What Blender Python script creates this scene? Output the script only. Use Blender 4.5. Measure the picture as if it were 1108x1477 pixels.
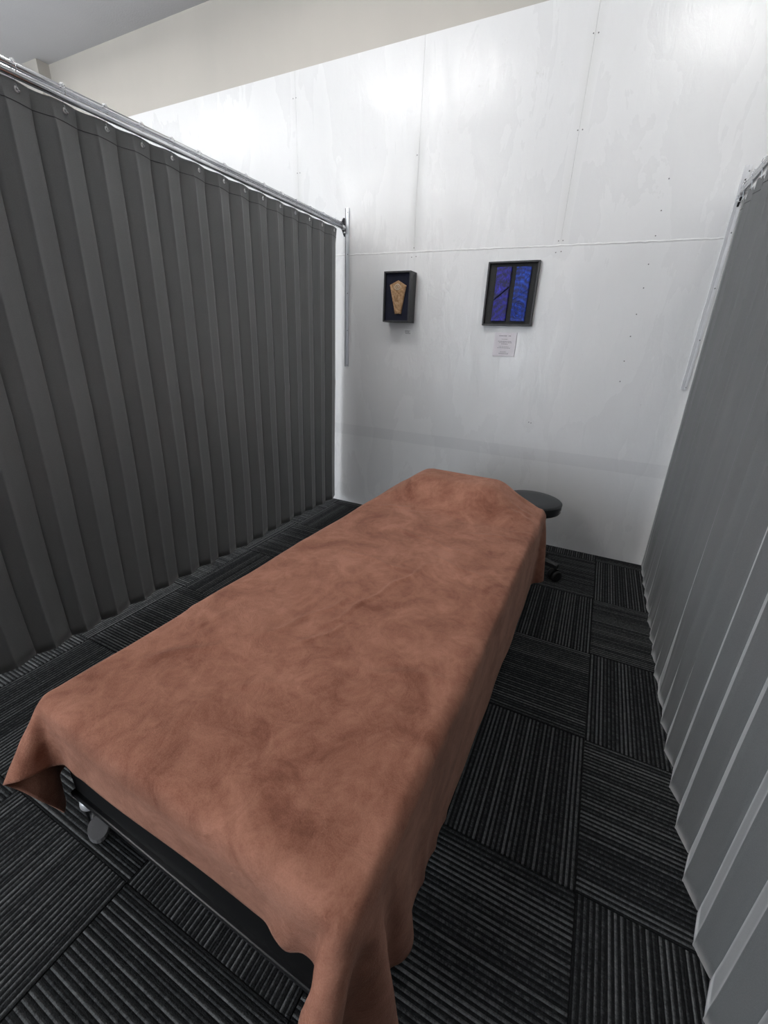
import bpy, bmesh, math, random
import numpy as np
from mathutils import Matrix, Vector

# ------------------------------------------------------------------ scene reset
for o in list(bpy.data.objects):
    bpy.data.objects.remove(o, do_unlink=True)
S = bpy.context.scene
COL = S.collection

# ------------------------------------------------------------------ camera
CAM_H = 1.262                       # metres, from the 50 cm carpet tiles and the 91 x 182 cm panels
F_PX = 607.312
RX = (0.89427325, 0.44595784, 0.03737592)      # camera right in the room
RY = (0.19732383, -0.3179701, -0.92733938)     # camera down
RZ = (-0.40166985, 0.83666996, -0.37235026)    # camera forward
cam = bpy.data.cameras.new('camera')
cam.sensor_fit = 'HORIZONTAL'
cam.sensor_width = 36.0
cam.lens = 36.0 * F_PX / 1108.0
cam.clip_start = 0.02
camo = bpy.data.objects.new('camera', cam)
COL.objects.link(camo)
m = Matrix.Identity(4)
for i in range(3):
    m[i][0] = RX[i]; m[i][1] = -RY[i]; m[i][2] = -RZ[i]
m[2][3] = CAM_H
camo.matrix_world = m
S.camera = camo

# ------------------------------------------------------------------ world, exposure
w = bpy.data.worlds.new('world'); S.world = w
w.use_nodes = True
w.node_tree.nodes['Background'].inputs[0].default_value = (0.80, 0.85, 0.95, 1)
w.node_tree.nodes['Background'].inputs[1].default_value = 0.30
S.view_settings.view_transform = 'Standard'
S.view_settings.look = 'None'
S.view_settings.exposure = 0.40
S.view_settings.gamma = 1.0
S.view_settings.use_curve_mapping = False
LAMP = 25.5                          # emission of the ceiling tube lights
LAMP_COL = (1.0, 0.99, 0.975)
# (x, y) of every ceiling light; the row over y = 1.5 is mirrored in the glossy wall
LAMP_SPOTS = [(-3.95, 1.50), (-1.70, 1.50), (0.55, 1.50), (2.80, 1.50),
              (-2.45, -0.50), (-2.45, -1.80), (-3.70, -0.50), (-3.70, -1.80), (-2.45, -3.10), (2.80, -1.10)]  # unseen lights added as fill, apart from the mirrored row

def daylight(name, loc, rot, sx, sy, power, col):
    l = bpy.data.lights.new(name, 'AREA'); l.shape = 'RECTANGLE'; l.size = sx; l.size_y = sy
    l.energy = power; l.color = col
    o = bpy.data.objects.new(name, l); COL.objects.link(o); o.location = loc; o.rotation_euler = rot
    return o
# daylight through the hall's long side window; front area light added as unseen fill
daylight('daylight_side', (-6.12, 0.3, 1.55), (0, -math.pi / 2, 0), 1.8, 4.4, 26.0, (0.93, 0.965, 1.0))
daylight('added_fill_front', (-3.2, -4.10, 1.35), (math.pi / 2, 0, 0), 3.4, 2.3, 100.0, (0.84, 0.915, 1.0))

WALL_Y = 2.89
CEIL_Z = 3.33
X0, X1, Y0 = -6.2, 4.2, -4.2

# ------------------------------------------------------------------ helpers
def tag(o, label=None, cat=None, group=None, kind=None):
    if label: o['label'] = label
    if cat: o['category'] = cat
    if group: o['group'] = group
    if kind: o['kind'] = kind
    return o

def empty(name, loc=(0, 0, 0), rz=0.0):
    o = bpy.data.objects.new(name, None)
    o.empty_display_size = 0.05
    COL.objects.link(o)
    o.location = loc
    o.rotation_euler = (0, 0, rz)
    return o

def obj(name, bm, mat, parent=None, smooth=False, loc=None):
    me = bpy.data.meshes.new(name)
    bm.normal_update()
    bm.to_mesh(me); bm.free()
    if smooth:
        me.polygons.foreach_set('use_smooth', [True] * len(me.polygons))
    return link(name, me, mat, parent, loc)

def link(name, me, mat, parent=None, loc=None):
    if mat is not None and not me.materials:
        me.materials.append(mat)
    o = bpy.data.objects.new(name, me)
    COL.objects.link(o)
    if parent is not None: o.parent = parent
    if loc is not None: o.location = loc
    return o

def copy_tree(o, parent=None):
    c = o.copy(); COL.objects.link(c); c.parent = parent
    for ch in o.children:
        copy_tree(ch, c)
    return c

def smooth_by_angle(o, deg=40):
    me = o.data
    me.polygons.foreach_set('use_smooth', [True] * len(me.polygons))
    try:
        me.set_sharp_from_angle(angle=math.radians(deg))
    except Exception:
        pass
    return o

def box(bm, c, s, bevel=0.0, seg=2):
    r = bmesh.ops.create_cube(bm, size=1.0)
    vs = r['verts']
    for v in vs:
        v.co = Vector((c[0] + v.co.x * s[0], c[1] + v.co.y * s[1], c[2] + v.co.z * s[2]))
    if bevel > 0:
        es = list({e for v in vs for e in v.link_edges})
        bmesh.ops.bevel(bm, geom=es, offset=bevel, segments=seg, profile=0.5, affect='EDGES')
    return bm

def cyl(bm, p0, p1, r0, r1=None, n=24, caps=True):
    if r1 is None: r1 = r0
    p0 = Vector(p0); p1 = Vector(p1)
    d = p1 - p0
    q = d.to_track_quat('Z', 'Y').to_matrix().to_4x4()
    q.translation = (p0 + p1) / 2
    bmesh.ops.create_cone(bm, cap_ends=caps, segments=n, radius1=r0, radius2=r1, depth=d.length, matrix=q)
    return bm

def ball(bm, c, r, u=12, v=8):
    bmesh.ops.create_uvsphere(bm, u_segments=u, v_segments=v, radius=r, matrix=Matrix.Translation(c))
    return bm

def lathe(bm, prof, n=40, origin=(0, 0, 0)):
    """profile [(r, z)...] spun round a vertical axis"""
    ox, oy, oz = origin
    rings = []
    for r, z in prof:
        if r < 1e-6:
            rings.append([bm.verts.new((ox, oy, oz + z))])
        else:
            rings.append([bm.verts.new((ox + r * math.cos(2 * math.pi * k / n), oy + r * math.sin(2 * math.pi * k / n), oz + z)) for k in range(n)])
    for a, b in zip(rings, rings[1:]):
        for k in range(n):
            k2 = (k + 1) % n
            if len(a) == 1 and len(b) == 1: continue
            if len(a) == 1: bm.faces.new((a[0], b[k], b[k2]))
            elif len(b) == 1: bm.faces.new((a[k2], a[k], b[0]))
            else: bm.faces.new((a[k], a[k2], b[k2], b[k]))
    bmesh.ops.recalc_face_normals(bm, faces=bm.faces[:])
    return bm

def tube(bm, pts, r, n=8, closed=False):
    pts = [Vector(p) for p in pts]
    N = len(pts)
    rings = []
    up = Vector((0.31, 0.2, 0.93)).normalized()
    for i, p in enumerate(pts):
        a = pts[(i - 1) % N] if (closed or i > 0) else p
        b = pts[(i + 1) % N] if (closed or i < N - 1) else p
        t = (b - a).normalized()
        s = t.cross(up)
        if s.length < 1e-4: s = t.cross(Vector((1, 0, 0)))
        s.normalize(); u = s.cross(t).normalized()
        rings.append([bm.verts.new(p + s * (r * math.cos(2 * math.pi * k / n)) + u * (r * math.sin(2 * math.pi * k / n))) for k in range(n)])
    rng = range(N) if closed else range(N - 1)
    for i in rng:
        A, B = rings[i], rings[(i + 1) % N]
        for k in range(n):
            bm.faces.new((A[k], A[(k + 1) % n], B[(k + 1) % n], B[k]))
    if not closed:
        bm.faces.new(rings[0][::-1]); bm.faces.new(rings[-1])
    bmesh.ops.recalc_face_normals(bm, faces=bm.faces[:])
    return bm

def prism(bm, poly, axis_vec):
    """extrude a planar polygon (list of 3D points) along a vector"""
    a = [bm.verts.new(p) for p in poly]
    b = [bm.verts.new(Vector(p) + Vector(axis_vec)) for p in poly]
    n = len(a)
    bm.faces.new(a[::-1]); bm.faces.new(b)
    for i in range(n):
        bm.faces.new((a[i], a[(i + 1) % n], b[(i + 1) % n], b[i]))
    bmesh.ops.recalc_face_normals(bm, faces=bm.faces[:])
    return bm

def grid_mesh(name, P, mat, parent=None):
    """P: (rows, cols, 3) array -> smooth quad grid"""
    r, c = P.shape[:2]
    me = bpy.data.meshes.new(name)
    idx = np.arange(r * c).reshape(r, c)
    f = np.stack([idx[:-1, :-1], idx[:-1, 1:], idx[1:, 1:], idx[1:, :-1]], -1).reshape(-1, 4)
    me.from_pydata(P.reshape(-1, 3).tolist(), [], f.tolist())
    me.polygons.foreach_set('use_smooth', [True] * len(me.polygons))
    me.update()
    return link(name, me, mat, parent)

# ------------------------------------------------------------------ materials
class NT:
    def __init__(self, name):
        self.m = bpy.data.materials.new(name); self.m.use_nodes = True
        self.t = self.m.node_tree; self.n = self.t.nodes
        self.b = self.n['Principled BSDF']
    def add(self, typ, **kw):
        x = self.n.new(typ)
        for k, v in kw.items(): setattr(x, k, v)
        return x
    def put(self, sock, v):
        if isinstance(v, bpy.types.NodeSocket): self.t.links.new(v, sock)
        else: sock.default_value = v
    def math(self, op, a, b=None, c=None, clamp=False):
        x = self.add('ShaderNodeMath', operation=op); x.use_clamp = clamp
        self.put(x.inputs[0], a)
        if b is not None: self.put(x.inputs[1], b)
        if c is not None: self.put(x.inputs[2], c)
        return x.outputs[0]
    def coord(self, which='Object'):
        return self.add('ShaderNodeTexCoord').outputs[which]
    def geo_pos(self):
        return self.add('ShaderNodeNewGeometry').outputs['Position']
    def mapping(self, v, scale=(1, 1, 1), loc=(0, 0, 0), rot=(0, 0, 0)):
        x = self.add('ShaderNodeMapping')
        self.put(x.inputs['Vector'], v); x.inputs['Scale'].default_value = scale
        x.inputs['Location'].default_value = loc; x.inputs['Rotation'].default_value = rot
        return x.outputs[0]
    def noise(self, v, scale, detail=3, rough=0.55, dist=0.0):
        x = self.add('ShaderNodeTexNoise')
        self.put(x.inputs['Vector'], v); x.inputs['Scale'].default_value = scale
        x.inputs['Detail'].default_value = detail; x.inputs['Roughness'].default_value = rough
        x.inputs['Distortion'].default_value = dist
        return x.outputs['Fac']
    def ramp(self, f, stops):
        x = self.add('ShaderNodeValToRGB')
        self.put(x.inputs[0], f)
        e = x.color_ramp.elements
        while len(e) < len(stops): e.new(0.5)
        for k, (p, c) in enumerate(stops):
            e[k].position = p
            e[k].color = (c, c, c, 1) if not hasattr(c, '__len__') else (*c, 1)
        return x.outputs[0]
    def mix(self, f, a, b, typ='MIX'):
        x = self.add('ShaderNodeMix', data_type='RGBA', blend_type=typ)
        self.put(x.inputs['Factor'], f)
        self.put(x.inputs[6], a if isinstance(a, bpy.types.NodeSocket) else (*a, 1))
        self.put(x.inputs[7], b if isinstance(b, bpy.types.NodeSocket) else (*b, 1))
        return x.outputs[2]
    def bump(self, h, strength=0.3, dist=0.01, prev=None):
        x = self.add('ShaderNodeBump')
        x.inputs['Strength'].default_value = strength; x.inputs['Distance'].default_value = dist
        self.put(x.inputs['Height'], h)
        if prev is not None: self.put(x.inputs['Normal'], prev)
        return x.outputs[0]
    def set(self, **kw):
        for k, v in kw.items():
            s = self.b.inputs[k.replace('_', ' ')]
            if isinstance(v, tuple) and len(v) == 3: v = (*v, 1)
            self.put(s, v)
        return self
    def sep(self, v):
        x = self.add('ShaderNodeSeparateXYZ'); self.put(x.inputs[0], v)
        return x.outputs

def plain(name, col, rough=0.5, metal=0.0, noise_amt=0.06, scale=30, bump=0.0, **kw):
    n = NT(name)
    p = n.coord('Object')
    f = n.noise(p, scale, 3)
    lo = tuple(c * (1 - noise_amt) for c in col); hi = tuple(min(1, c * (1 + noise_amt)) for c in col)
    n.set(Base_Color=n.ramp(f, [(0.3, lo), (0.7, hi)]), Roughness=rough, Metallic=metal, **kw)
    if bump: n.set(Normal=n.bump(f, bump, 0.002))
    return n.m

def mat_white_wall():
    n = NT('white_gloss_paint')
    p = n.geo_pos()
    x, y, z = n.sep(p)
    # brushed, patchy emulsion over plywood: vertical streaks and filler patches
    streak = n.noise(n.mapping(p, (3.2, 1, 0.9)), 1.0, 6, 0.62, 0.6)
    blot = n.noise(n.mapping(p, (1, 1, 0.75)), 2.6, 3, 0.5)
    base = n.mix(n.ramp(streak, [(0.42, 0.0), (0.75, 1.0)]), (0.745, 0.748, 0.752), (0.720, 0.724, 0.727))
    base = n.mix(n.math('MULTIPLY', n.ramp(blot, [(0.50, 0.0), (0.72, 1.0)]), 0.12), base, (0.65, 0.655, 0.645))
    # matte filler along the sheet joints
    fill = None
    for sx in (-2.145, -1.25, -0.36):
        d = n.math('ABSOLUTE', n.math('SUBTRACT', x, sx))
        d = n.math('ADD', d, n.math('MULTIPLY', n.math('SUBTRACT', streak, 0.5), 0.06))
        g = n.math('SUBTRACT', 1.0, n.math('MULTIPLY', d, 22.0), clamp=True)
        fill = g if fill is None else n.math('MAXIMUM', fill, g)
    fill = n.math('MULTIPLY', fill, n.ramp(n.noise(n.mapping(p, (1, 1, 1.0)), 2.1, 2), [(0.42, 0.0), (0.6, 0.8)]))
    fill = n.math('MULTIPLY', fill, n.math('GREATER_THAN', z, 1.81))
    base = n.mix(n.math('MULTIPLY', fill, 0.55), base, (0.60, 0.605, 0.59))
    # soft shadow strip painted into the wall colour about knee height
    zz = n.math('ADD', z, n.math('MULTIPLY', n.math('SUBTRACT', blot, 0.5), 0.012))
    shade_band = n.math('MULTIPLY', n.math('GREATER_THAN', zz, 0.575), n.math('LESS_THAN', zz, 0.655))
    base = n.mix(n.math('MULTIPLY', shade_band, 0.42), base, (0.60, 0.605, 0.615))
    # a few scuffs
    sc = n.noise(p, 11.0, 4, 0.7)
    base = n.mix(n.math('MULTIPLY', n.ramp(sc, [(0.70, 0.0), (0.76, 1.0)]), 0.35), base, (0.52, 0.52, 0.48))
    rough = n.ramp(n.math('ADD', n.math('MULTIPLY', streak, 0.6), n.math('MULTIPLY', blot, 0.4)), [(0.36, 0.19), (0.64, 0.37)])
    rough = n.math('ADD', rough, n.math('MULTIPLY', fill, 0.35), clamp=True)
    h1 = n.noise(n.mapping(p, (12, 1, 4.0)), 1.0, 5, 0.6, 0.8)
    h2 = n.noise(p, 120, 2)
    nb = n.bump(h1, 0.34, 0.010); nb = n.bump(h2, 0.10, 0.001, nb)
    n.set(Base_Color=base, Roughness=rough, Normal=nb, Specular_IOR_Level=0.45)
    return n.m

def mat_plaster(name, col, rough=0.9, scale=160, strength=0.12, streaks=0.04):
    n = NT(name)
    p = n.geo_pos()
    f = n.noise(n.mapping(p, (1, 1, 0.35)), 1.7, 4, 0.6)
    lo = tuple(c * (1 - streaks) for c in col); hi = tuple(min(1, c * (1 + streaks)) for c in col)
    n.set(Base_Color=n.ramp(f, [(0.3, lo), (0.7, hi)]), Roughness=rough, Normal=n.bump(n.noise(p, scale, 3), strength, 0.002))
    return n.m

def mat_carpet():
    """striped loop carpet tile: stripes run along the tile's own y"""
    n = NT('striped_loop_carpet')
    o = n.coord('Object')
    rnd = n.add('ShaderNodeObjectInfo').outputs['Random']
    x, y, z = n.sep(o)
    shift = n.math('MULTIPLY', rnd, 37.0)
    u = n.math('MULTIPLY', n.math('ADD', x, 0.25), 150.0)          # loop rows, 6.8 mm
    cell = n.math('FLOOR', u)
    fr = n.math('FRACT', u)
    comb = n.add('ShaderNodeCombineXYZ')
    n.put(comb.inputs[0], cell); n.put(comb.inputs[1], shift)
    wn = n.add('ShaderNodeTexWhiteNoise', noise_dimensions='2D'); n.put(wn.inputs['Vector'], comb.outputs[0])
    tone = wn.outputs['Value']
    # mottling of the yarn along each row
    c2 = n.add('ShaderNodeCombineXYZ')
    n.put(c2.inputs[0], n.math('MULTIPLY', cell, 3.71)); n.put(c2.inputs[1], n.math('MULTIPLY', y, 90.0)); n.put(c2.inputs[2], shift)
    yarn = n.noise(c2.outputs[0], 1.0, 4, 0.7)
    loop = n.noise(n.mapping(o, (420, 260, 1)), 1.0, 2, 0.6)
    alt = n.math('GREATER_THAN', n.math('FRACT', n.math('MULTIPLY', cell, 0.5)), 0.25)   # every second row dark
    light = n.math('MULTIPLY', alt, n.math('ADD', 0.42, n.math('MULTIPLY', tone, 0.45)))
    light = n.math('ADD', light, n.math('MULTIPLY', n.math('SUBTRACT', yarn, 0.5), 1.0))
    light = n.math('ADD', light, n.math('MULTIPLY', n.math('SUBTRACT', loop, 0.5), 0.8))
    col = n.ramp(light, [(0.0, (0.0095, 0.0098, 0.0105)), (0.45, (0.034, 0.036, 0.038)), (1.0, (0.16, 0.165, 0.167))])
    ridge = n.math('SINE', n.math('MULTIPLY', fr, math.pi))
    h = n.math('ADD', n.math('MULTIPLY', ridge, n.math('ADD', 0.35, n.math('MULTIPLY', alt, 0.65))), n.math('MULTIPLY', loop, 0.8))
    n.set(Base_Color=col, Roughness=0.95, Normal=n.bump(h, 0.8, 0.004), Specular_IOR_Level=0.15)
    return n.m

def mat_curtain():
    n = NT('grey_flame_proof_curtain_cloth')
    p = n.geo_pos()
    weave = n.noise(n.mapping(p, (1, 1, 0.4)), 900, 2)
    big = n.noise(p, 2.2, 3)
    col = n.ramp(big, [(0.3, (0.150, 0.156, 0.158)), (0.7, (0.174, 0.180, 0.182))])
    col = n.mix(0.35, col, n.ramp(weave, [(0.3, (0.12, 0.125, 0.127)), (0.7, (0.220, 0.226, 0.228))]))
    n.set(Base_Color=col, Roughness=0.62, Normal=n.bump(weave, 0.15, 0.001), Specular_IOR_Level=0.35,
          Sheen_Weight=0.5, Sheen_Roughness=0.35)
    return n.m

def mat_fleece():
    n = NT('brown_fleece')
    p = n.coord('Object')
    f1 = n.noise(n.mapping(p, (1.0, 0.8, 1)), 5.0, 7, 0.66, 0.9)
    f2 = n.noise(n.mapping(p, (1, 1, 1), (3, 1, 2)), 15.0, 8, 0.78, 1.0)
    f3 = n.noise(p, 420, 2, 0.6)
    f = n.math('ADD', n.math('MULTIPLY', f1, 0.6), n.math('MULTIPLY', f2, 0.4))
    col = n.ramp(f, [(0.385, (0.185, 0.066, 0.040)), (0.50, (0.32, 0.136, 0.088)), (0.61, (0.45, 0.212, 0.145))])
    col = n.mix(0.18, col, n.ramp(f3, [(0.3, (0.16, 0.066, 0.045)), (0.7, (0.50, 0.26, 0.19))]))
    nb = n.bump(f3, 0.35, 0.003)
    nb = n.bump(f2, 0.5, 0.007, nb)
    n.set(Base_Color=col, Roughness=0.9, Normal=nb, Specular_IOR_Level=0.12,
          Sheen_Weight=0.35, Sheen_Roughness=0.45, Sheen_Tint=(0.9, 0.62, 0.5))
    return n.m

def mat_blue_glass(name, lo, mid, hi, seed, freq):
    n = NT(name)
    p = n.coord('Object')
    q = n.mapping(p, (1, 1, 1), (seed, 0, seed))
    f = n.noise(q, 34, 5, 0.62, 2.2)
    wv = n.add('ShaderNodeTexWave', wave_type='RINGS', rings_direction='Y')
    n.put(wv.inputs['Vector'], n.mapping(p, (1, 1, 0.8), (0.0, 0, 0.09)))
    wv.inputs['Scale'].default_value = freq; wv.inputs['Distortion'].default_value = 9.0; wv.inputs['Detail'].default_value = 3
    g = n.math('ADD', n.math('MULTIPLY', f, 0.6), n.math('MULTIPLY', wv.outputs['Fac'], 0.09))
    n.set(Base_Color=n.ramp(g, [(0.28, lo), (0.40, mid), (0.56, hi)]), Roughness=0.4, Normal=n.bump(g, 0.5, 0.004), Specular_IOR_Level=0.3)
    return n.m

M = {}
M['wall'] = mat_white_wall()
M['beige'] = mat_plaster('beige_wall_paint', (0.46, 0.438, 0.40))
M['ceiling'] = mat_plaster('grey_ceiling_board', (0.60, 0.595, 0.605), 0.95, 90, 0.4, 0.02)
M['carpet'] = mat_carpet()
M['base'] = plain('tile_joint_black', (0.012, 0.012, 0.013), 0.95)
M['curtain'] = mat_curtain()
M['seam'] = plain('dark_stitching', (0.03, 0.031, 0.032), 0.8)
M['chrome'] = plain('brushed_chrome', (0.80, 0.81, 0.83), 0.16, 1.0, 0.03)
M['alu'] = plain('anodised_aluminium', (0.80, 0.81, 0.83), 0.30, 0.4, 0.04)
M['satin'] = plain('satin_chrome', (0.66, 0.68, 0.72), 0.34, 0.55, 0.02)
M['darkmetal'] = plain('dark_metal', (0.06, 0.06, 0.065), 0.35, 0.8)
M['bead'] = plain('white_plastic', (0.85, 0.85, 0.86), 0.3)
M['fleece'] = mat_fleece()
M['vinyl'] = plain('black_vinyl', (0.006, 0.006, 0.0065), 0.55, bump=0.1, scale=200, Specular_IOR_Level=0.25)
M['lacquer'] = plain('black_lacquered_steel', (0.012, 0.012, 0.013), 0.28)
M['leather'] = plain('black_leatherette', (0.017, 0.019, 0.020), 0.42, bump=0.15, scale=260)
M['plastic'] = plain('black_plastic', (0.011, 0.011, 0.012), 0.4)
M['greyplastic'] = plain('grey_plastic', (0.16, 0.16, 0.165), 0.4)
M['boxwood'] = plain('charcoal_stained_wood', (0.032, 0.032, 0.034), 0.5, noise_amt=0.25, scale=60)
M['navy'] = plain('navy_velvet', (0.0035, 0.005, 0.018), 0.9, noise_amt=0.3)
M['felt'] = plain('charcoal_felt', (0.034, 0.035, 0.035), 0.95, noise_amt=0.2, scale=200)
M['paper'] = plain('white_card', (0.74, 0.71, 0.75), 0.7, noise_amt=0.02)
M['paper2'] = plain('clear_white_card', (0.74, 0.745, 0.75), 0.5, noise_amt=0.02)
M['ink'] = plain('grey_ink', (0.20, 0.19, 0.21), 0.8)
M['screw'] = plain('grey_screw_steel', (0.16, 0.16, 0.165), 0.5, 0.5)
M['caulk'] = plain('white_caulk', (0.79, 0.79, 0.79), 0.4, noise_amt=0.05, scale=40, bump=0.4)
M['pillow'] = plain('white_cotton', (0.7, 0.69, 0.67), 0.9)
M['blueL'] = mat_blue_glass('violet_blue_glaze', (0.004, 0.003, 0.06), (0.014, 0.010, 0.28), (0.04, 0.04, 0.80), 1.7, 9)
M['blueR'] = mat_blue_glass('cobalt_blue_glaze', (0.001, 0.008, 0.09), (0.002, 0.035, 0.36), (0.01, 0.13, 0.80), 4.3, 14)
def mat_clay():
    n = NT('carved_ochre_clay')
    p = n.coord('Object')
    f = n.noise(p, 60, 5, 0.65, 0.8)
    wv = n.add('ShaderNodeTexWave', wave_type='BANDS', bands_direction='DIAGONAL')
    n.put(wv.inputs['Vector'], p); wv.inputs['Scale'].default_value = 16; wv.inputs['Distortion'].default_value = 7; wv.inputs['Detail'].default_value = 2
    n.put(n.b.inputs['Base Color'], n.ramp(f, [(0.3, (0.24, 0.13, 0.058)), (0.55, (0.42, 0.25, 0.125)), (0.75, (0.50, 0.38, 0.26))]))
    n.set(Roughness=0.7, Normal=n.bump(n.math('ADD', n.math('MULTIPLY', f, 0.5), wv.outputs['Fac']), 0.7, 0.004))
    return n.m
M['clay'] = mat_clay()
M['paleclay'] = plain('pale_clay_slip', (0.55, 0.45, 0.34), 0.7, noise_amt=0.15, scale=150)
def mat_emit(name, col, s):
    n = NT(name)
    n.set(Base_Color=(0.9, 0.9, 0.9), Roughness=0.4)
    n.put(n.b.inputs['Emission Color'], (*col, 1)); n.b.inputs['Emission Strength'].default_value = s
    return n.m
M['tube'] = mat_emit('fluorescent_tube', LAMP_COL, LAMP)
M['pane'] = plain('window_glass', (0.55, 0.62, 0.68), 0.05)
M['housing'] = plain('white_enamel', (0.8, 0.8, 0.8), 0.4)

# ================================================================== THE ROOM
# floor: black bed of the tile joints, 50 cm carpet tiles laid quarter-turn as its pieces
floor = obj('floor', box(bmesh.new(), ((X0 + X1) / 2, (Y0 + WALL_Y) / 2, -0.05), (X1 - X0 + 0.4, WALL_Y - Y0 + 0.4, 0.088)), M['base'])
tag(floor, 'dark grey floor of striped carpet tiles laid quarter-turn', kind='structure')
GX, GY = 0.194, 0.797       # a tile corner
tiles = {}
def tile_mesh(w_, d_):
    k = (round(w_, 3), round(d_, 3))
    if k not in tiles:
        bm = box(bmesh.new(), (0, 0, -0.003), (w_ - 0.0016, d_ - 0.0016, 0.006), 0.0012, 1)
        me = bpy.data.meshes.new('carpet_tile'); bm.to_mesh(me); bm.free(); me.materials.append(M['carpet'])
        tiles[k] = me
    return tiles[k]
for i in range(-8, 4):
    for j in range(-5, 5):
        x0, x1_ = GX + 0.5 * i, GX + 0.5 * (i + 1)
        y0, y1_ = GY + 0.5 * j, min(GY + 0.5 * (j + 1), WALL_Y)
        turned = (i + j) % 2 == 0            # stripes across the room (along x)
        wx, dy = x1_ - x0, y1_ - y0
        if dy < 0.02: continue
        me = tile_mesh(dy, wx) if turned else tile_mesh(wx, dy)
        o = link('carpet_tile', me, None, floor, ((x0 + x1_) / 2, (y0 + y1_) / 2, 0.0))
        o.rotation_euler = (0, 0, math.pi / 2 if turned else 0)

def slab(name, c, s, mat, label):
    o = obj(name, box(bmesh.new(), c, s), mat)
    return tag(o, label, kind='structure')
slab('ceiling', ((X0 + X1) / 2, (Y0 + WALL_Y) / 2, CEIL_Z + 0.05), (X1 - X0 + 0.4, WALL_Y - Y0 + 0.4, 0.1), M['ceiling'], 'pale grey ceiling boards above the beige wall')
slab('wall_back_upper', ((X0 + X1) / 2, WALL_Y + 0.075, CEIL_Z / 2), (X1 - X0 + 0.4, 0.12, CEIL_Z), M['beige'], 'beige wall rising above the white painted panels')
slab('wall_left', (X0 - 0.05, (Y0 + WALL_Y) / 2, CEIL_Z / 2), (0.1, WALL_Y - Y0, CEIL_Z), M['beige'], 'beige side wall of the hall')
slab('wall_right', (X1 + 0.05, (Y0 + WALL_Y) / 2, CEIL_Z / 2), (0.1, WALL_Y - Y0, CEIL_Z), M['beige'], 'beige side wall of the hall beyond the curtains')
slab('wall_front', ((X0 + X1) / 2, Y0 - 0.05, CEIL_Z / 2), (X1 - X0 + 0.4, 0.1, CEIL_Z), M['beige'], 'beige wall opposite the white panels')
slab('trim_1', (-4.86, 2.86, CEIL_Z / 2), (0.33, 0.10, CEIL_Z), M['beige'], 'beige column standing out from the beige wall')

# white wall: painted plywood sheets, 182 cm ones below and shorter ones above a caulked joint
wall = obj('wall_back', box(bmesh.new(), ((X0 + X1) / 2 + 0.7, WALL_Y + 0.010, 1.42), (X1 - X0 - 1.4, 0.008, 2.84)), M['caulk'])
tag(wall, 'white glossy painted plywood partition wall with caulked joints', kind='structure')
PX = [-5.5 + 0.0, -4.83, -3.935, -3.04, -2.145, -1.25, -0.36, 0.535, 1.43, 2.325, 3.22, 4.15]
SEAM_L, SEAM_R = 1.817, 1.799
def seam_z(x): return SEAM_L + (SEAM_R - SEAM_L) * (x + 1.73) / 2.13
for a, b in zip(PX, PX[1:]):
    for low in (True, False):
        g = 0.0 if low else 0.0004
        za, zb = (seam_z(a), seam_z(b))
        if low: q = [(a + g, 0.0), (b - g, 0.0), (b - g, zb - 0.0008), (a + g, za - 0.0008)]
        else: q = [(a + g, za + 0.0008), (b - g, zb + 0.0008), (b - g, 2.852), (a + g, 2.852)]
        bm = prism(bmesh.new(), [(x, WALL_Y, z) for x, z in q], (0, 0.006, 0))
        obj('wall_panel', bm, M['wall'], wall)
# lumpy caulk bead over the horizontal joint
random.seed(4)
bm = bmesh.new()
pts = []
x = -5.4
while x < 4.1:
    pts.append((x, WALL_Y + 0.0036 + random.uniform(-0.0006, 0.0006), seam_z(x) + random.uniform(-0.0016, 0.0016)))
    x += 0.022
tube(bm, pts, 0.0060, 10)
obj('caulk_bead', bm, M['caulk'], wall, True)
# screw heads along the studs
SC = [(-0.372, 1.828), (-0.349, 1.829), (-0.377, 1.772), (-0.349, 1.776), (-0.368, 2.688), (-0.345, 2.686), (-0.367, 2.317), (-0.344, 2.317),
      (0.099, 2.067), (0.098, 1.935), (0.099, 1.826), (0.098, 1.698), (0.101, 1.587), (0.097, 1.459), (0.093, 1.347), (0.091, 1.217), (0.094, 1.106),
      (-1.25, 1.836), (-1.262, 1.784), (-1.232, 1.787), (-2.142, 2.718), (-2.165, 2.717), (-2.15, 2.319), (-2.128, 2.319), (-1.262, 2.317), (-0.358, 0.817), (-0.372, 0.820)]
sbm = bmesh.new(); cyl(sbm, (0, 0.001, 0), (0, -0.0006, 0), 0.0036, 0.0030, 10)
sme = bpy.data.meshes.new('screw_head'); sbm.to_mesh(sme); sbm.free(); sme.materials.append(M['screw'])
for x, z in SC:
    link('screw_head', sme, None, wall, (x, WALL_Y, z))

# side window of the hall, and a front one added unseen for fill light
def window(name, origin, u, n_, wd, z0, z1, panes, label):
    t = empty(name, (origin[0], origin[1], 0)); tag(t, label, kind='structure')
    u = Vector(u); n_ = Vector(n_)
    def bar(nm, a, b, c0, c1, dep, mat):
        bm = bmesh.new()
        p = u * ((a + b) / 2) + n_ * dep / 2 + Vector((0, 0, (c0 + c1) / 2))
        s = Vector([abs(q) for q in (u * (b - a) + n_ * dep)]); s.z = c1 - c0
        box(bm, p, s); return obj(nm, bm, mat, t)
    bar('window_frame', -wd / 2, wd / 2, z0 - 0.05, z0, 0.06, M['housing']); bar('window_frame', -wd / 2, wd / 2, z1, z1 + 0.05, 0.06, M['housing'])
    for k in range(panes + 1):
        a = -wd / 2 + wd * k / panes
        bar('mullion', a - 0.025, a + 0.025, z0, z1, 0.06, M['housing'])
    for k in range(panes):
        a = -wd / 2 + wd * k / panes
        bar('pane', a + 0.025, a + wd / panes - 0.025, z0, z1, 0.008, M['pane'])
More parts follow.
